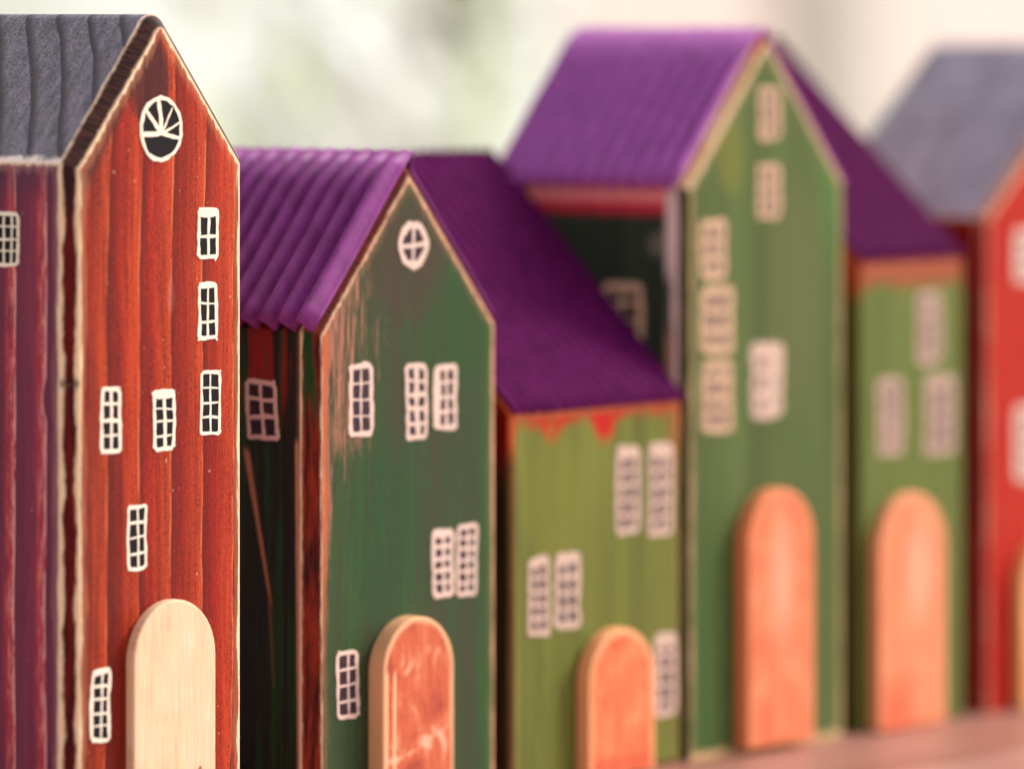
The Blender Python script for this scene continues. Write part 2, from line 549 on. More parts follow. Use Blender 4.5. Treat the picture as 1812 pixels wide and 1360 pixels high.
g = G('pale plaster')
n1 = g.noise(g.x * 0.006, g.z * 0.006, 0.0, 3)
n2 = g.noise(g.x * 0.004, g.z * 0.002, 5.0, 2)
pc = g.mix(g.smooth(0.3, 0.7, n1), srgb(166, 169, 158), srgb(206, 208, 200))
pmat = g.finish(pc, 0.9, n1, 0.002)
g = G('cream plaster')
n1 = g.noise(g.x * 0.006, g.z * 0.004, 0.0, 3)
pc = g.mix(g.smooth(0.3, 0.7, n1), srgb(206, 184, 174), srgb(218, 200, 190))
cmat = g.finish(pc, 0.9, n1, 0.002)
wl = box('garden_wall', (-2500, 0, -750), (340, 120, 1600), pmat)
wl.location = (1.54, 1.34, 0); wl.rotation_euler = (0, 0, math.radians(18))
tag(wl, 'pale plastered wall blurred behind the shrub at the left', 'wall')
wl2 = box('house_wall', (0, 0, -750), (3200, 260, 2600), cmat)
wl2.location = (1.87, 1.46, 0); wl2.rotation_euler = (0, 0, math.radians(10))
tag(wl2, 'pinkish cream plastered wall blurred behind the right hand houses', 'wall')
dp = box('drainpipe', (0, 0, 0), (1, 1, 1), cmat)
bpy.data.objects.remove(dp)

def cyl(name, r, z0, z1, mat, loc, parent=None, n=20):
    v = [(loc[0] + r * math.cos(2 * math.pi * i / n), loc[1] + r * math.sin(2 * math.pi * i / n), z) for z in (z0, z1) for i in range(n)]
    f = [tuple(range(n)), tuple(range(n, 2 * n))] + [(i, (i + 1) % n, n + (i + 1) % n, n + i) for i in range(n)]
    return mesh_obj(name, v, f, mat, None, parent, True)

def leafy(name, label, cx, cy, z0, z1, rad, nleaf, mats, seed, size, stems, ball=0.0):
    rnd = random.Random(seed)
    root = thing(name, label, 'shrub', (cx, cy, -750))
    sv = []; sf = []
    for s in range(stems):
        a = rnd.uniform(0, 6.28); r1 = rad * rnd.uniform(0.1, 0.9)
        p0 = Vector((rnd.uniform(-30, 30), rnd.uniform(-30, 30), 0)); p1 = Vector((math.cos(a) * r1, math.sin(a) * r1, z1 + 750 - rnd.uniform(0, 150)))
        o = len(sv); K = 12
        for k in range(K + 1):
            t = k / K; c = p0.lerp(p1, t) + Vector((math.sin(t * 5 + s) * 14, math.cos(t * 4 + s) * 14, 0))
            rr = 9 * (1 - 0.75 * t)
            for q in range(6): sv.append((c.x + rr * math.cos(q * 1.047), c.y + rr * math.sin(q * 1.047), c.z))
        for k in range(K):
            for q in range(6):
                sf.append((o + k * 6 + q, o + k * 6 + (q + 1) % 6, o + (k + 1) * 6 + (q + 1) % 6, o + (k + 1) * 6 + q))
    mesh_obj('stem', sv, sf, mats[-1], None, root)
    v = []; f = []; fm = []
    for i in range(nleaf):
        while True:
            p = Vector((rnd.uniform(-1, 1), rnd.uniform(-1, 1), rnd.uniform(-1, 1)))
            if p.length < 1: break
        p = Vector((p.x * rad, p.y * rad, (z0 + z1) / 2 + 750 + p.z * (z1 - z0) / 2))
        if ball:
            rr = ball * rnd.uniform(0.6, 1.25); o = len(v); nu, nv = 10, 6
            for a in range(nv + 1):
                for b in range(nu):
                    th = math.pi * a / nv; ph = 2 * math.pi * b / nu
                    r2 = rr * (1 + 0.18 * math.sin(5 * ph + a))
                    v.append((p.x + r2 * math.sin(th) * math.cos(ph), p.y + r2 * math.sin(th) * math.sin(ph), p.z + r2 * math.cos(th)))
            for a in range(nv):
                for b in range(nu):
                    f.append((o + a * nu + b, o + a * nu + (b + 1) % nu, o + (a + 1) * nu + (b + 1) % nu, o + (a + 1) * nu + b)); fm.append(0)
            continue
        if mnoise.noise(p * 0.012 + Vector((seed, 0, 0))) < -0.02: continue
        L = size * rnd.uniform(0.6, 1.3); wd = L * 0.32
        d = Vector((rnd.uniform(-1, 1), rnd.uniform(-1, 1), rnd.uniform(-0.8, 0.8))).normalized()
        s = d.cross(Vector((rnd.uniform(-1, 1), rnd.uniform(-1, 1), rnd.uniform(-1, 1)))).normalized()
        up = s.cross(d) * wd * 0.35
        o = len(v)
        v += [tuple(p), tuple(p + d * L * .5 + s * wd + up), tuple(p + d * L), tuple(p + d * L * .5 - s * wd + up), tuple(p + d * L * .5)]
        k = 0 if mnoise.noise(p * 0.008 + Vector((0, seed, 3))) + rnd.uniform(-.25, .25) > 0 else 1
        f += [(o, o + 1, o + 4), (o + 1, o + 2, o + 4), (o + 2, o + 3, o + 4), (o + 3, o, o + 4)]; fm += [k] * 4
    mesh_obj('crown', v, f, mats[:2], fm, root)
    return root

lg = flat_mat('pale green leaf', srgb(176, 196, 110), 0.35, 0.3, sc=0.02)
lb = flat_mat('grey brown dry leaf', srgb(116, 104, 90), 0.5, 0.3, sc=0.02)
ls = flat_mat('silver leaf', srgb(225, 228, 220), 0.4, 0.1, sc=0.02)
bk = flat_mat('twig bark', srgb(146, 136, 122), 0.8, 0.3, sc=0.05)
def at(depth, lat):
    p = CAM + VIEW * depth + RIGHT * lat
    return p.x * 1000, p.y * 1000
lw = flat_mat('white highlight ball', srgb(248, 248, 240), 0.4, 0.04, sc=0.02)
x_, y_ = at(1.95, -0.022)
leafy('garden_shrub', 'dry grey brown shrub blurred in front of the pale wall', x_, y_, 118, 200, 40, 90, [lb, lb, bk], 3, 15, 3)
x_, y_ = at(1.98, -0.075)
leafy('low_shrub', 'low pale green shrub blurred just above the purple corrugated roof', x_, y_, 70, 114, 40, 60, [lg, lg, lg], 8, 14, 2)
x_, y_ = at(1.80, -0.055)
leafy('highlight_balls', 'added white balls on stems, standing in for highlights, blurred behind the gap over the nearest purple roof', x_, y_, 78, 200, 78, 34, [lw, lw, lg], 21, 22, 2, ball=9.0)  # white balls added to give blurred highlight discs in the background

pw = flat_mat('white enamel', srgb(240, 236, 226), 0.3, 0.02)
po = cyl('bright_stripe_pipe', 27, -750, 2600, pw, (0, 0), None, 32)  # pipe added to give the brighter vertical band on the wall
po.location = (2.177, 1.50, 0)
tag(po, 'added white pipe standing in for a bright vertical stripe blurred against the cream wall above the green gable', 'pipe')

# ================================================================== HOUSE 1 : tall red house, grey wooden roof
GRP = 'painted wooden toy houses in a row'
def h1():
    Wd, D, ev, rd, c = 42.2, 46, 112.2, 138.2, 2.3
    root = thing('toy_house', 'tall red stained wooden house with grey roof and bare pale wood door, nearest the camera', 'toy house', (0.1, 0, 0), group=GRP)
    dark = srgb(72, 16, 11); mid = srgb(138, 27, 13); lit = srgb(192, 48, 18)
    org = srgb(216, 84, 38)
    def ex(g, h, z, col, n):
        # brighter red to the lower right, browner to the left
        k = g.smooth(22, 38, h) * g.smooth(95, 60, z)
        col = g.mix(k * 0.45, col, srgb(160, 18, 10))
        k = g.smooth(18, 4, h) * g.smooth(100, 50, z)
        col = g.mix(k * 0.45, col, srgb(76, 28, 20))
        k = g.smooth(20, 36, h) * g.smooth(66, 96, z)
        col = g.mix(k * 0.35, col, srgb(196, 62, 30))
        # pale scuff
        k = g.spot(h, z, 23.4, 90.0, 0.9, 3.2, n['mid'] * .5 + n['grit'] * .7 - .1)
        col = g.mix(k * 0.5, col, srgb(190, 120, 110))
        q = (h + (g.noise(z * 0.014, 0.0, 5.0, 2) - 0.5) * 3.6 + (g.noise(h * .3, z * 0.1, 5.0, 2) - 0.5) * 0.8 - z * 0.012 - 0.4) / 7.45
        fr = q.frac()
        up = g.smooth(0.25, 0.97, fr) * g.smooth(0.30, 0.62, n['mid'] * .55 + n['grit'] * .45)
        col = g.mix(up * 0.62, col, org)
        ln = g.smooth(0.93, 0.985, fr) * g.smooth(0.42, 0.6, g.noise(h * 0.2, z * 0.05, 8.0, 4, 0.7))
        col = g.mix(ln * 0.7, col, srgb(232, 128, 78))
        col = g.mix(g.smooth(0.30, 0.0, fr) * g.smooth(0.32, 0.56, n['grit'] * .5 + n['big'] * .5) * 0.62, col, srgb(70, 18, 13))
        col = g.mix(g.smooth(0.47, 0.36, n['grit'] * .8 + n['mid'] * .2) * 0.55, col, srgb(58, 14, 12))
        col = g.mix(g.smooth(0.64, 0.76, n['grit']) * 0.35, col, srgb(226, 120, 74))
        # charcoal rubbed in below the gable and along the left rake
        k = g.spot(h, z, 18.5, 125.0, 5.5, 8.5, n['mid'] * .6 + n['grit'] * .4) * 0.85
        col = g.mix(k, col, srgb(58, 26, 26))
        k = g.line(h, z, (17, 131), (2.6, 108), 2.2, 1.4, n['mid'], 1.2) * 0.75
        col = g.mix(k, col, srgb(66, 36, 32))
        return col
    front = painted('red stained front', 'x', lambda g: edge_front(g, Wd, ev, rd, c), (dark, mid, lit), 1.3, 0.85, 1.0,
                    extra=ex, contrast=0.8, flecks=0.35, rough=0.5, bev=0.0004)
    def exs(g, h, z, col, n):
        q = (h * -1.0 + (g.noise(z * 0.016, 0.0, 2.0, 2) - 0.5) * 2.6 + g.spot(h, z, 4.5, 74.0, 2.4, 3.5, None, -0.3) * 1.6 + 5.4) / 7.1
        fr = q.frac()
        up = g.smooth(0.45, 0.98, fr) * g.smooth(0.30, 0.52, g.noise(h * 0.9, z * 0.12, 3.0, 4, 0.75))
        col = g.mix(up * 0.85, col, srgb(196, 52, 62))
        up2 = g.smooth(0.62, 0.98, fr) * g.smooth(0.46, 0.60, g.noise(h * 1.2, z * 0.16, 13.0, 4, 0.8)) 
        col = g.mix(up2 * 0.9, col, srgb(244, 150, 140))
        ln = g.smooth(0.955, 0.985, fr) * g.smooth(0.36, 0.5, g.noise(z * 0.12, h * 0.1, 21.0, 4, 0.7))
        col = g.mix(ln, col, srgb(250, 200, 190))
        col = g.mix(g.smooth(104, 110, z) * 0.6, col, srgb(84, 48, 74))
        return g.mix(g.smooth(0.62, 0.75, n['grit']) * 0.25, col, srgb(190, 90, 110))
    side = painted('mauve stained side', 'y', lambda g: (g.y - c).min(ev - g.z), (srgb(82, 34, 62), srgb(112, 42, 70), srgb(140, 56, 80)),
                   5.1, 0.8, 1.0, wearcol=srgb(240, 196, 176), extra=exs, contrast=0.8, flecks=0.3)
    def exk(g, x, y, z, col):
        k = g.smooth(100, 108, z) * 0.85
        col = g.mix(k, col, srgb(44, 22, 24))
        return col
    def knot(g, x, y, z, col):
        nz = g.noise(y * 1.6, z * 2.6, 1.0, 3)
        col = g.mix(g.spot(y, z, 1.15, 76.6, 2.2, 1.1, nz, -0.4) * 0.9, col, srgb(34, 18, 14))
        return g.mix(g.spot(y, z, 1.6, 76.4, 0.8, 0.3, nz, -0.4) * 0.6, col, srgb(150, 104, 66))
    cham = chamfer_mat('dark red chamfer', c, srgb(66, 4, 4), srgb(112, 14, 8), 2.0, 0.75, extra=exk, post=knot)
    rake = chamfer_mat('charred rake', c, srgb(12, 6, 8), srgb(86, 46, 36), 6.0, 0.26, wearcol=srgb(214, 150, 110), across=True)
    # grey painted roof with raised curving growth rings
    g = G('grey painted roof wood')
    s = (g.z - ev) / (rd - ev)
    q = g.y - s.max(0.0) * 18.0 - s.max(0.0).pow(3.0) * 4.0 + (g.noise(g.y * 0.10, g.z * 0.06, 3.0, 3) - 0.5) * 2.6
    fr = (q / 7.2 + 10.55).frac()
    f1 = g.noise(g.y * 2.4, g.z * 2.0, g.x * 0.0, 4, 0.85)
    f2 = g.noise(g.y * 0.7, g.z * 0.25, 3.0, 3, 0.6)
    band = g.smooth(0.60, 0.95, fr) * g.smooth(1.0, 0.95, fr)
    dk = band * g.smooth(0.40, 0.52, f1 * 0.75 + f2 * 0.25) * 0.95
    col = g.mix(g.smooth(0.38, 0.62, f1 * 0.7 + f2 * 0.3), srgb(78, 70, 80), srgb(152, 142, 156))
    col = g.mix(dk, col, srgb(48, 38, 42))
    wn_ = g.noise(g.y * 0.35, g.z * 0.5, 1.0, 4, 0.7)
    k = g.smooth(0.4, -0.3, (g.z - ev) - (wn_ - 0.30) * 3.4).max(g.smooth(0.3, -0.2, (g.y - c) - (g.noise(g.z * 0.3, 0.0, 2.0, 3) - 0.42) * 1.2))
    col = g.mix(k, col, g.mix(f1, srgb(250, 214, 202), srgb(255, 240, 230)))
    roofm = g.finish(col, 0.5, f1 * 0.10 - band * 0.5 + f2 * 0.2, 0.0003, 0.0006, 0.2)
    body, cap = gable_block(root, gable_profile(Wd, ev, rd, 3.4), D, c, [front, side, cham, rake, roofm], True)
    for p in cap.data.polygons: p.use_smooth = False
    bevel(body, 0.25, 2, 20)
    k = dict(mw=white, mp_=pane_b)
    o = (-0.0)
    window(root, (29.5, 95.7, 34.8, 104.2), 2, 2, 11, topw=2.0, iw=0.7, **k)
    window(root, (29.7, 82.3, 34.6, 92.0), 2, 3, 12, topw=1.4, **k)
    window(root, (30.2, 66.6, 35.4, 77.3), 2, 4, 13, ow=0.8, iw=0.5, **k)
    window(root, (7.0, 64.9, 11.8, 75.8), 2, 4, 14, centrew=1.2, **k)
    window(root, (18.9, 64.7, 24.2, 74.9), 2, 4, 15, topw=1.9, centrew=1.5, **k)
    window(root, (13.2, 45.6, 17.9, 56.3), 2, 4, 16, ow=0.75, iw=0.5, **k)
    window(root, (4.6, 18.4, 9.3, 30.2), 2, 5, 17, topw=1.3, iw=0.5, **k)
    hub = (21.2, 116.6)
    round_window(root, 21.05, 117.4, 4.75, 5.1, [(hub, (17.4, 120.6), .85), (hub, (20.5, 122.2), .85), (hub, (23.7, 120.9), .5),
                 (hub, (25.4, 118.4), .45), ((16.5, 116.6), hub, .8), (hub, (25.7, 115.8), .75)], 18, white, pane_b)
    window(root, (11.4, 95.2, 18.4, 104.0), 4, 4, 19, mp=SIDE, ow=0.8, iw=0.5, **k)
    dm = door_mat('bare pale door wood', 12.7, 32.0, 40.4, (srgb(226, 172, 126), srgb(240, 200, 160), srgb(248, 220, 190)), 3.0, blotch=0.5,
                  extra=lambda g, x, z, col, n: g.mix(g.spot(x, z, 28.2, 12.0, 0.5, 0.7, n['fine']).max(g.spot(x, z, 26.0, 7.2, 0.4, 1.0, n['fine'])), col, srgb(150, 96, 60)))
    door(root, 12.7, 32.0, 40.4, 2.1, dm)
h1()

# ================================================================== HOUSE 2 : dark green, purple corrugated gable roof
def h2():
    Wd, D, ev, rd, c = 49.6, 46, 82.8, 112.0, 2.5
    root = thing('toy_house', 'dark green gabled house with purple corrugated roof, directly right of the red one', 'toy house', (57.8, 0, 0), group=GRP)
    br = srgb(80, 62, 52); gn = srgb(58, 72, 44); gl = srgb(54, 92, 44)
    sal = srgb(184, 118, 98)
    def ex(g, h, z, col, n):
        # greener right flank and patches
        col = g.mix(g.smooth(42, 47, h + (n['mid'] - .5) * 5) * 0.75, col, srgb(36, 100, 34))
        col = g.mix(g.spot(h, z, 36, 82, 9, 12, n['mid']) * 0.5, col, srgb(36, 84, 32))
        col = g.mix(g.spot(h, z, 18, 48, 9, 18, n['mid']) * 0.5, col, srgb(34, 80, 38))
        col = g.mix(g.spot(h, z, 24, 94, 10, 12, n['mid']) * 0.6, col, srgb(78, 60, 48))
        col = g.mix(g.smooth(0.50, 0.38, n['grit'] * .5 + n['fine'] * .5) * 0.5, col, srgb(40, 46, 34))
        # worn pink streaks in the upper left
        f = g.noise(h * 1.9, z * 0.075, 4.4, 4, 0.78)
        reg = g.smooth(30, 7, h) * g.smooth(48, 66, z) * g.smooth(112, 92, z)
        reg2 = g.smooth(9, 3.5, h) * g.smooth(25, 50, z)
        k = g.smooth(0.50, 0.60, f + (reg.max(reg2) - 0.86) * 0.36 + (n['fine'] - 0.5) * 0.35)
        col = g.mix(k * 0.85, col, sal)
        # wide orange-red band down the left edge
        w = g.smooth(0.6, -0.6, h - c - 0.6 - (g.noise(z * 0.04, 0.0, 2.0, 3) - 0.3) * 4.0 * g.smooth(20, 60, z)) * g.smooth(15, 45, z)
        return g.mix(w * g.smooth(.25, .5, n['fine']), col, srgb(206, 88, 48))
    front = painted('dark green front', 'x', lambda g: edge_front(g, Wd, ev, rd, c), (br, gn, gl), 8.3, 0.65, 1.1,
                    wearcol=srgb(216, 140, 104), wear2=srgb(240, 190, 150), extra=ex, contrast=1.05, rough=0.6)
    def exs(g, h, z, col, n):
        k = g.smooth(64, 76, z + (n['mid'] - 0.5) * 30) * g.smooth(0.44, 0.54, g.noise(h * 0.34, z * 0.03, 1.0, 3, 0.6))
        col = g.mix(k, col, srgb(146, 20, 12))
        k = g.smooth(0.50, 0.62, g.noise(h * 0.45, z * 0.02, 5.0, 3))
        col = g.mix(k * 0.8, col, srgb(28, 70, 26))
        col = g.mix(g.line(h, z, (15.2, 62), (9.4, 36), .65, .22, n['fine']), col, srgb(196, 128, 92))
        col = g.mix(g.line(h, z, (9.8, 38), (8.8, 22), .3, .1, n['fine']), col, srgb(130, 78, 60))
        return g.mix(g.line(h, z, (3.4, 64), (2.7, 2), .45, .5, n['fine']), col, srgb(206, 142, 104))
    side = painted('gap shaded green side', 'y', lambda g: (g.y - c - 0.2).min(ev - g.z + 3), (srgb(28, 16, 14), srgb(36, 26, 20), srgb(30, 44, 24)),  # near-black base includes the shade of the gap beside the red house
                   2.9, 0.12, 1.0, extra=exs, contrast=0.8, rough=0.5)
    def exc(g, x, y, z, col):
        k = g.smooth(0.45, 0.6, g.noise(y * 0.5, z * 0.03, 3.0, 3)) * g.smooth(60, 74, z)
        return g.mix(k, col, srgb(24, 60, 20))
    cham = chamfer_mat('orange red chamfer', c, srgb(56, 12, 8), srgb(146, 42, 20), 3.0, 0.20, wearcol=srgb(216, 130, 84), extra=exc)
    rake = chamfer_mat('brown red rake', c, srgb(70, 30, 18), srgb(132, 44, 24), 6.5, 0.16, wearcol=srgb(226, 160, 120), across=True)
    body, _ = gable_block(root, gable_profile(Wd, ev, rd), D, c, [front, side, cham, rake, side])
    bevel(body, 0.25, 2, 20)
    pm = purple('purple corrugated card', 0.0, srgb(116, 18, 104), srgb(144, 40, 134), srgb(172, 70, 162))
    k = (rd - ev) / (Wd / 2)
    corrugated(root, [(-0.5, ev - 0.3 * k), (Wd / 2, rd + 0.3), (Wd + 0.5, ev - 0.3 * k)], pm, -0.9, 46.5, 4.3, 1.4, 0.3, 'y', 1, setback=3.0)
    kk = dict(mw=whiteb, mp_=pane_g)
    window(root, (9.2, 64.2, 15.4, 76.7), 2, 4, 21, ow=1.2, **kk)
    window(root, (23.6, 63.0, 29.4, 76.0), 2, 5, 22, ow=1.1, centrew=1.4, iw=0.8, **kk)
    window(root, (30.8, 64.2, 37.2, 75.6), 2, 4, 23, ow=1.2, leftw=1.7, iw=0.8, **kk)
    window(root, (30.6, 35.1, 36.5, 47.0), 2, 5, 24, ow=1.1, topw=1.6, iw=0.8, **kk)
    window(root, (37.0, 34.8, 42.6, 47.6), 2, 6, 25, ow=1.0, iw=0.8, **kk)
    window(root, (6.0, 16.7, 11.7, 28.1), 2, 4, 26, ow=0.95, **kk)
    window(root, (7.3, 63.8, 14.9, 74.0), 2, 3, 27, mp=SIDE, ow=1.0, iw=0.75, skew=0.6, hbars=(0.38, 0.70), **kk)
    round_window(root, 25.7, 96.5, 3.35, 3.5, [((25.7, 93.0), (25.7, 100), .7), ((22.5, 96.2), (29, 96.6), .9)], 28, whiteb, pane_g, 1.25)
    def exd(g, x, z, col, n):
        for h0 in (15.0, 17.0):
            col = g.mix(g.line(x, z, (h0, 24), (h0 - .2, -9), .3, .3, n['fine'], .3), col, srgb(250, 196, 150))
        k = g.smooth(0.55, 0.66, n['bl']) * 0.6
        return g.mix(k, col, srgb(246, 190, 156))
    dm = door_mat('salmon stained door', 14.0, 32.4, 33.0, (srgb(166, 56, 32), srgb(204, 92, 52), srgb(232, 150, 106)), 7.0, 1.0, srgb(232, 172, 124), 1.2, exd)
    door(root, 14.0, 32.4, 33.0, 3.6, dm)
h2()

# ================================================================== wedge houses (lean-to roof sloping to the front)
def wedge(root, Wd, D, zf, zb, mats, bw):
    v = [(x, y, z) for x in (0, Wd) for (y, z) in ((0, 0), (0, zf), (D, zb), (D, 0))]
    f = [(0, 1, 5, 4), (3, 2, 1, 0), (4, 5, 6, 7), (1, 2, 6, 5), (2, 3, 7, 6), (0, 4, 7, 3)]
    o = mesh_obj('body', v, f, mats, [0, 1, 1, 1, 1, 1], root)
    bevel(o, bw, 2, 30, 2 if len(mats) > 2 else -1)
    return o

def h3():
    Wd, D, zf, zb = 47.4, 46, 66.2, 110.6
    root = thing('toy_house', 'short olive green house with dark purple lean-to roof, between the two gabled green houses', 'toy house', (109.7, 0, 0), group=GRP)
    def ex(g, h, z, col, n):
        wv = g.smooth(5.5, 0.0, (h - 25.5).abs()) * 4.6 + g.smooth(4.5, 0.0, (h - 11.0).abs()) * 3.4 + (g.noise(h * 0.22, z * 0.2, 1.0, 3, 0.6) - 0.45) * 6.0
        k = g.smooth(1.6, -1.6, (zf - z) - 1.9 - wv)
        col = g.mix(k * g.smooth(0.25, 0.5, n['big'] * .6 + n['mid'] * .4), col, srgb(190, 30, 16))
        k = g.smooth(0.9, -0.6, (zf - z) - 1.0 - (n['mid'] - .5) * 1.6)
        col = g.mix(k * 0.9, col, srgb(214, 138, 98))
        k = g.smooth(41.5, 46, h) * g.smooth(40, 62, z)
        col = g.mix(k * 0.7 * g.smooth(.3, .6, n['mid']), col, srgb(166, 62, 38))
        col = g.mix(g.spot(h, z, 12, 50, 8, 14, n['mid']) * 0.4, col, srgb(132, 130, 50))
        return g.mix(g.smooth(0.5, 0.7, n['big']) * g.smooth(60, 30, z) * 0.5, col, srgb(92, 78, 48))
    front = painted('olive green front', 'x', lambda g: (g.x - 0.6).min(Wd - g.x - 0.6), (srgb(82, 84, 40), srgb(108, 114, 48), srgb(134, 136, 58)), 4.1, 0.5, 1.0,
                    wearcol=srgb(176, 120, 76), wear2=srgb(200, 150, 104), extra=ex, contrast=1.05, rough=0.65)
    def exs(g, h, z, col, n):
        return g.mix(g.smooth(52, 62, z), col, srgb(140, 12, 8))
    side = painted('gap shaded green side of lean-to', 'y', lambda g: g.y + 5, (srgb(26, 22, 12), srgb(48, 44, 20), srgb(110, 66, 40)), 9.0, 0.1, extra=exs)  # dark base includes the shade between the two houses
    def exb(g, h, z, col, n): return g.mix(g.smooth(56, 62, z), col, srgb(222, 110, 60))
    edge = painted('worn olive edge', 'y', lambda g: g.y + 5, (srgb(60, 46, 18), srgb(128, 96, 50), srgb(176, 124, 74)), 2.0, 0.1, extra=exb)
    wedge(root, Wd, D, zf, zb, [front, side, edge], 0.9)
    pm = purple('dark purple corrugated card', 4.0, srgb(74, 6, 62), srgb(92, 14, 76), srgb(110, 26, 90), 0.65, 0.06)
    k = (zb - zf) / D
    corrugated(root, [(-0.5, zf - 0.5 * k), (D, zb)], pm, -0.3, Wd + 0.2, 2.9, 0.30, 0.3, 'x', 6, 0.35)
    kk = dict(mw=whitec, mp_=pane_g)
    window(root, (28.9, 42.7, 35.8, 58.6), 2, 5, 31, ow=1.5, topw=2.0, iw=0.9, **kk)
    window(root, (38.1, 41.7, 45.1, 58.4), 2, 5, 32, ow=1.5, topw=2.2, iw=1.0, centrew=1.2, **kk)
    window(root, (4.2, 26.4, 10.0, 40.4), 2, 5, 33, ow=1.3, topw=1.7, iw=0.9, **kk)
    window(root, (11.6, 27.0, 18.6, 40.5), 2, 4, 34, ow=1.5, topw=1.7, iw=1.0, **kk)
    window(root, (39.4, 8.8, 46.2, 23.8), 2, 5, 35, ow=1.5, topw=1.7, iw=0.9, **kk)
    def exd(g, x, z, col, n):
        return g.mix(g.smooth(4.5, 3.0, z) * g.smooth(0.5, 1.6, z) * 0.6, col, srgb(206, 70, 36))
    dm = door_mat('orange stained door', 17.5, 36.0, 26.4, (srgb(198, 76, 38), srgb(224, 112, 62), srgb(240, 148, 98)), 2.0, 1.2, srgb(246, 166, 112), 0.9, exd)
    door(root, 17.5, 36.0, 26.4, 3.2, dm, 0.4)
h3()

def h4():
    Wd, D, ev, rd, c = 49.0, 45, 104.8, 133.2, 1.7
    root = thing('toy_house', 'tall mid green gabled house with bright purple corrugated roof and full height orange door', 'toy house', (158.2, 0, 0), group=GRP)
    def ex(g, h, z, col, n):
        col = g.mix(g.spot(h, z, 14, 110, 4, 8, n['mid']) * 0.5, col, srgb(128, 126, 50))
        col = g.mix(g.smooth(16, 4, h) * g.smooth(60, 20, z) * 0.6, col, srgb(52, 94, 44))
        col = g.mix(g.smooth(38, 45, h) * g.smooth(80, 105, z) * 0.6, col, srgb(78, 124, 54))
        return g.mix(g.spot(h, z, 33, 84, 8, 22, n['mid']) * 0.5, col, srgb(102, 102, 64))
    front = painted('mid green front', 'x', lambda g: edge_front(g, Wd, ev, rd, c), (srgb(74, 84, 46), srgb(84, 100, 52), srgb(98, 116, 62)), 6.1, 0.95, 1.0,
                    wearcol=srgb(190, 158, 110), wear2=srgb(214, 180, 130), extra=ex, contrast=1.0, rough=0.65, base_edge=4.0)
    def exs(g, h, z, col, n):
        k = g.smooth(1.0, -1.0, (ev - z) - 5.2 - (n['mid'] - .5) * 4)
        col = g.mix(k, col, srgb(206, 44, 62))
        k = g.smooth(0.8, -0.8, (ev - z) - 3.0 - (n['mid'] - .5) * 2)
        col = g.mix(k, col, srgb(250, 150, 140))
        k = g.spot(h, z, 5.0, 94, 4.5, 3.0, n['mid'], -0.8) * 0.35
        col = g.mix(k, col, srgb(206, 190, 176))
        e = g.smooth(0.6, -0.6, h - 4.3 - (n['fine'] - .5) * 1.5)
        col = g.mix(e * g.smooth(86, 91, z), col, srgb(250, 224, 214))
        return g.mix(e * g.smooth(80, 75, z), col, srgb(190, 128, 96))
    side = painted('shaded green side', 'y', lambda g: (g.y - c - 0.6) + g.smooth(66, 58, g.z) * 0.0, (srgb(34, 36, 26), srgb(46, 56, 40), srgb(62, 80, 54)),  # base darker than the front: shade of the left face is in the colour
                   3.3, 1.5, 0.8, wearcol=srgb(236, 196, 180), wear2=srgb(250, 226, 214), extra=exs, contrast=0.8)
    cham = chamfer_mat('dark olive chamfer', c, srgb(48, 54, 24), srgb(70, 70, 34), 3.4, 0.05, wearcol=srgb(210, 160, 110))
    rake = chamfer_mat('tan worn rake', c, srgb(120, 66, 30), srgb(206, 160, 108), 1.5, 0.5, wearcol=srgb(222, 184, 136), across=False,
                       extra=lambda g, x, y, z, col: g.mix(g.smooth(126, 130, z), col, srgb(176, 50, 20)))
    body, _ = gable_block(root, gable_profile(Wd, ev, rd), D, c, [front, side, cham, rake, side])
    bevel(body, 0.25, 2, 20)
    pm = purple('bright purple corrugated card', 7.0, srgb(150, 62, 146), srgb(174, 80, 168), srgb(198, 106, 188))
    k = (rd - ev) / (Wd / 2)
    corrugated(root, [(-0.8, ev - 0.8 * k), (Wd / 2, rd), (Wd + 0.8, ev - 0.8 * k)], pm, 0.2, 45.5, 4.3, 1.15, 0.35, 'y', 12, setback=1.4)
    kk = dict(mw=whited, mp_=pane_l)
    window(root, (21.8, 112.8, 28.3, 122.5), 2, 3, 41, ow=1.4, iw=1.0, **kk)
    window(root, (21.5, 98.4, 28.3, 108.4), 2, 3, 42, ow=1.4, iw=1.0, **kk)
    window(root, (4.6, 87.5, 12.2, 98.6), 2, 3, 43, ow=1.7, iw=1.2, **kk)
    window(root, (4.6, 74.0, 14.4, 86.6), 2, 3, 44, ow=1.9, iw=1.2, **kk)
    window(root, (5.2, 59.5, 14.2, 72.9), 2, 4, 45, ow=1.7, iw=1.2, **kk)
    window(root, (19.6, 61.3, 29.3, 75.2), 2, 3, 46, ow=2.3, iw=1.8, centrew=1.8, topw=1.5, mw=whitec, mp_=pane_l)
    window(root, (9.8, 76.0, 19.4, 87.0), 2, 3, 47, mp=SIDE, ow=1.9, iw=0.9, mw=whited, mp_=pane_b)
    def exd(g, x, z, col, n):
        k = g.spot(x, z, 24.5, 32, 5.0, 15, n['bl'] * 0.6 + n['mid'] * 0.4, -0.8) * 0.5
        return g.mix(k, col, srgb(252, 204, 172))
    dm = door_mat('orange stained tall door', 14.7, 34.3, 48.4, (srgb(196, 80, 42), srgb(226, 120, 74), srgb(242, 156, 112)), 5.0, 0.9, srgb(240, 140, 90), 0.8, exd)
    door(root, 14.7, 34.3, 48.4, 3.4, dm, 1.2)
h4()

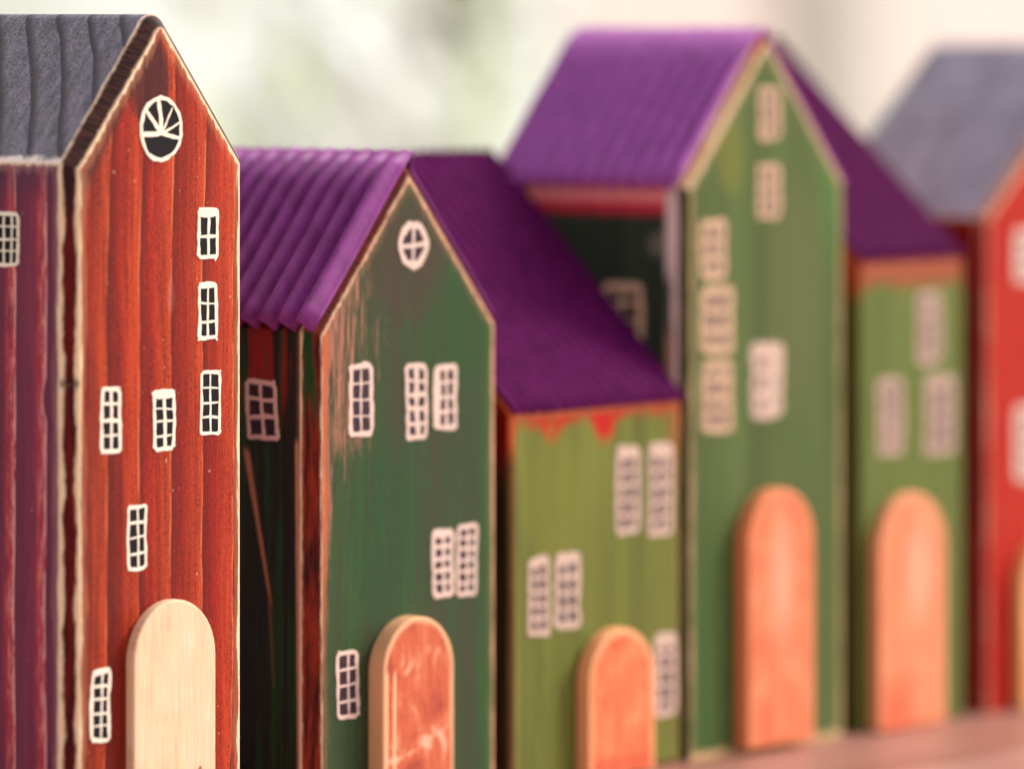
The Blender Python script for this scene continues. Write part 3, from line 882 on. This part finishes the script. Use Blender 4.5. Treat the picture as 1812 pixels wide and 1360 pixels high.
def h5():
    Wd, D, zf, zb = 33.6, 46, 89.5, 131.0
    root = thing('toy_house', 'narrow light green house with purple lean-to roof, beside the tall green gabled one', 'toy house', (211.0, 0, 0), group=GRP)
    def ex(g, h, z, col, n):
        k = g.smooth(1.0, -1.0, (zf - z) - 5.2 - (n['big'] - 0.5) * 5)
        col = g.mix(k * 0.85, col, srgb(164, 76, 50))
        k = g.smooth(0.8, -0.8, (zf - z) - 2.0 - (n['mid'] - .5) * 3)
        return g.mix(k * 0.7, col, srgb(196, 108, 82))
    front = painted('light green front', 'x', lambda g: (g.x - 0.3).min(Wd - g.x - 0.3), (srgb(86, 96, 46), srgb(102, 116, 54), srgb(120, 130, 64)), 1.1, 0.35, 1.0,
                    wearcol=srgb(150, 140, 84), wear2=srgb(170, 150, 96), extra=ex, contrast=1.0, rough=0.65, base_edge=3.0)
    side = painted('olive side', 'y', lambda g: g.y + 5, (srgb(62, 62, 24), srgb(90, 90, 36), srgb(110, 106, 50)), 9.9, 0.1,
                   extra=lambda g, h, z, col, n: g.mix(g.smooth(80, 86, z), col, srgb(170, 70, 30)))
    wedge(root, Wd, D, zf, zb, [front, side, side], 0.9)
    pm = purple('plum corrugated card', 9.0, srgb(70, 5, 58), srgb(86, 12, 68), srgb(104, 24, 82), 0.65, 0.06)
    k = (zb - zf) / D
    corrugated(root, [(-0.4, zf - 0.4 * k), (D, zb)], pm, -0.3, Wd + 0.2, 2.9, 0.28, 0.3, 'x', 16)
    kk = dict(mw=flat_mat('greyed marker paint', srgb(190, 160, 142), 0.6, 0.06, sc=1.2), mp_=pane_l)
    window(root, (18.2, 68.8, 26.0, 82.9), 2, 4, 51, ow=1.8, iw=1.2, **kk)
    window(root, (5.4, 52.2, 13.4, 66.9), 2, 4, 52, ow=1.8, iw=1.2, **kk)
    window(root, (20.8, 51.2, 30.6, 66.5), 2, 4, 53, ow=1.8, iw=1.2, topw=1.4, **kk)
    def exd(g, x, z, col, n):
        k = g.spot(x, z, 15.5, 30, 5, 13, n['bl'] * 0.6 + n['mid'] * 0.4, -0.8) * 0.5
        col = g.mix(k, col, srgb(252, 208, 176))
        k = g.spot(x, z, 11.5, 39.5, 3.0, 4.5, n['bl'] * 0.6 + n['mid'] * 0.4, -0.6) * 0.6
        col = g.mix(k, col, srgb(228, 112, 66))
        k = g.smooth(14, 4, z) * g.smooth(18, 8, x)
        return g.mix(k * 0.7, col, srgb(226, 84, 44))
    dm = door_mat('pale orange door', 3.2, 24.1, 44.8, (srgb(210, 98, 54), srgb(230, 134, 88), srgb(244, 166, 124)), 8.0, 0.9, srgb(244, 160, 116), 0.7, exd)
    door(root, 3.2, 24.1, 44.8, 2.6, dm, 0.4)
h5()

def h6():
    Wd, D, ev, rd, c = 84.0, 41, 96.8, 132.0, 1.6
    root = thing('toy_house', 'wide red house with smooth grey roof, last and blurriest in the row', 'toy house', (250.8, 0, 0), group=GRP)
    def ex(g, h, z, col, n):
        return g.mix(g.smooth(40, 10, z) * 0.6, col, srgb(170, 20, 14))
    front = painted('orange red front', 'x', lambda g: edge_front(g, Wd, ev, rd, c), (srgb(150, 16, 8), srgb(178, 34, 18), srgb(198, 56, 32)), 1.9, 0.5, 1.0,
                    wearcol=srgb(214, 120, 80), extra=ex, contrast=0.7, rough=0.65)
    side = painted('deep red side', 'y', lambda g: (ev - g.z), (srgb(104, 3, 3), srgb(130, 8, 6), srgb(160, 28, 20)), 9.4, 0.8,
                   wearcol=srgb(206, 110, 90))
    cham = chamfer_mat('deep red chamfer', c, srgb(120, 8, 6), srgb(150, 20, 14), 3.0, 0.05)
    rake = chamfer_mat('brown rake', c, srgb(110, 50, 40), srgb(170, 96, 80), 3.0, 0.2)
    g = G('smooth grey roof')
    n = g.noise(g.x * 0.1, g.y * 0.3, g.z * 0.1, 4)
    rm = g.finish(g.mix(g.smooth(.35, .65, n), srgb(134, 122, 138), srgb(164, 152, 168)), 0.5, n, 0.0002)
    body, cap = gable_block(root, gable_profile(Wd, ev, rd, 6.0), D, c, [front, side, cham, rake, rm], True)
    bevel(body, 0.25, 2, 20)
    kk = dict(mw=whiteb, mp_=pane_l)
    window(root, (10.6, 83.4, 18.2, 94.0), 2, 3, 61, ow=1.8, iw=1.2, **kk)
    window(root, (10.6, 44.5, 18.2, 59.5), 2, 4, 62, ow=1.8, iw=1.2, **kk)
    window(root, (34.0, 70.0, 42.0, 84.0), 2, 4, 63, ow=1.8, iw=1.2, **kk)
    window(root, (60.0, 60.0, 68.0, 74.0), 2, 4, 64, ow=1.8, iw=1.2, **kk)
    dm = door_mat('yellow tan door', 10.0, 29.0, 33.5, (srgb(226, 150, 84), srgb(240, 176, 110), srgb(248, 200, 140)), 8.0)
    door(root, 10.0, 29.0, 33.5, 2.8, dm, 0.4)
h6()
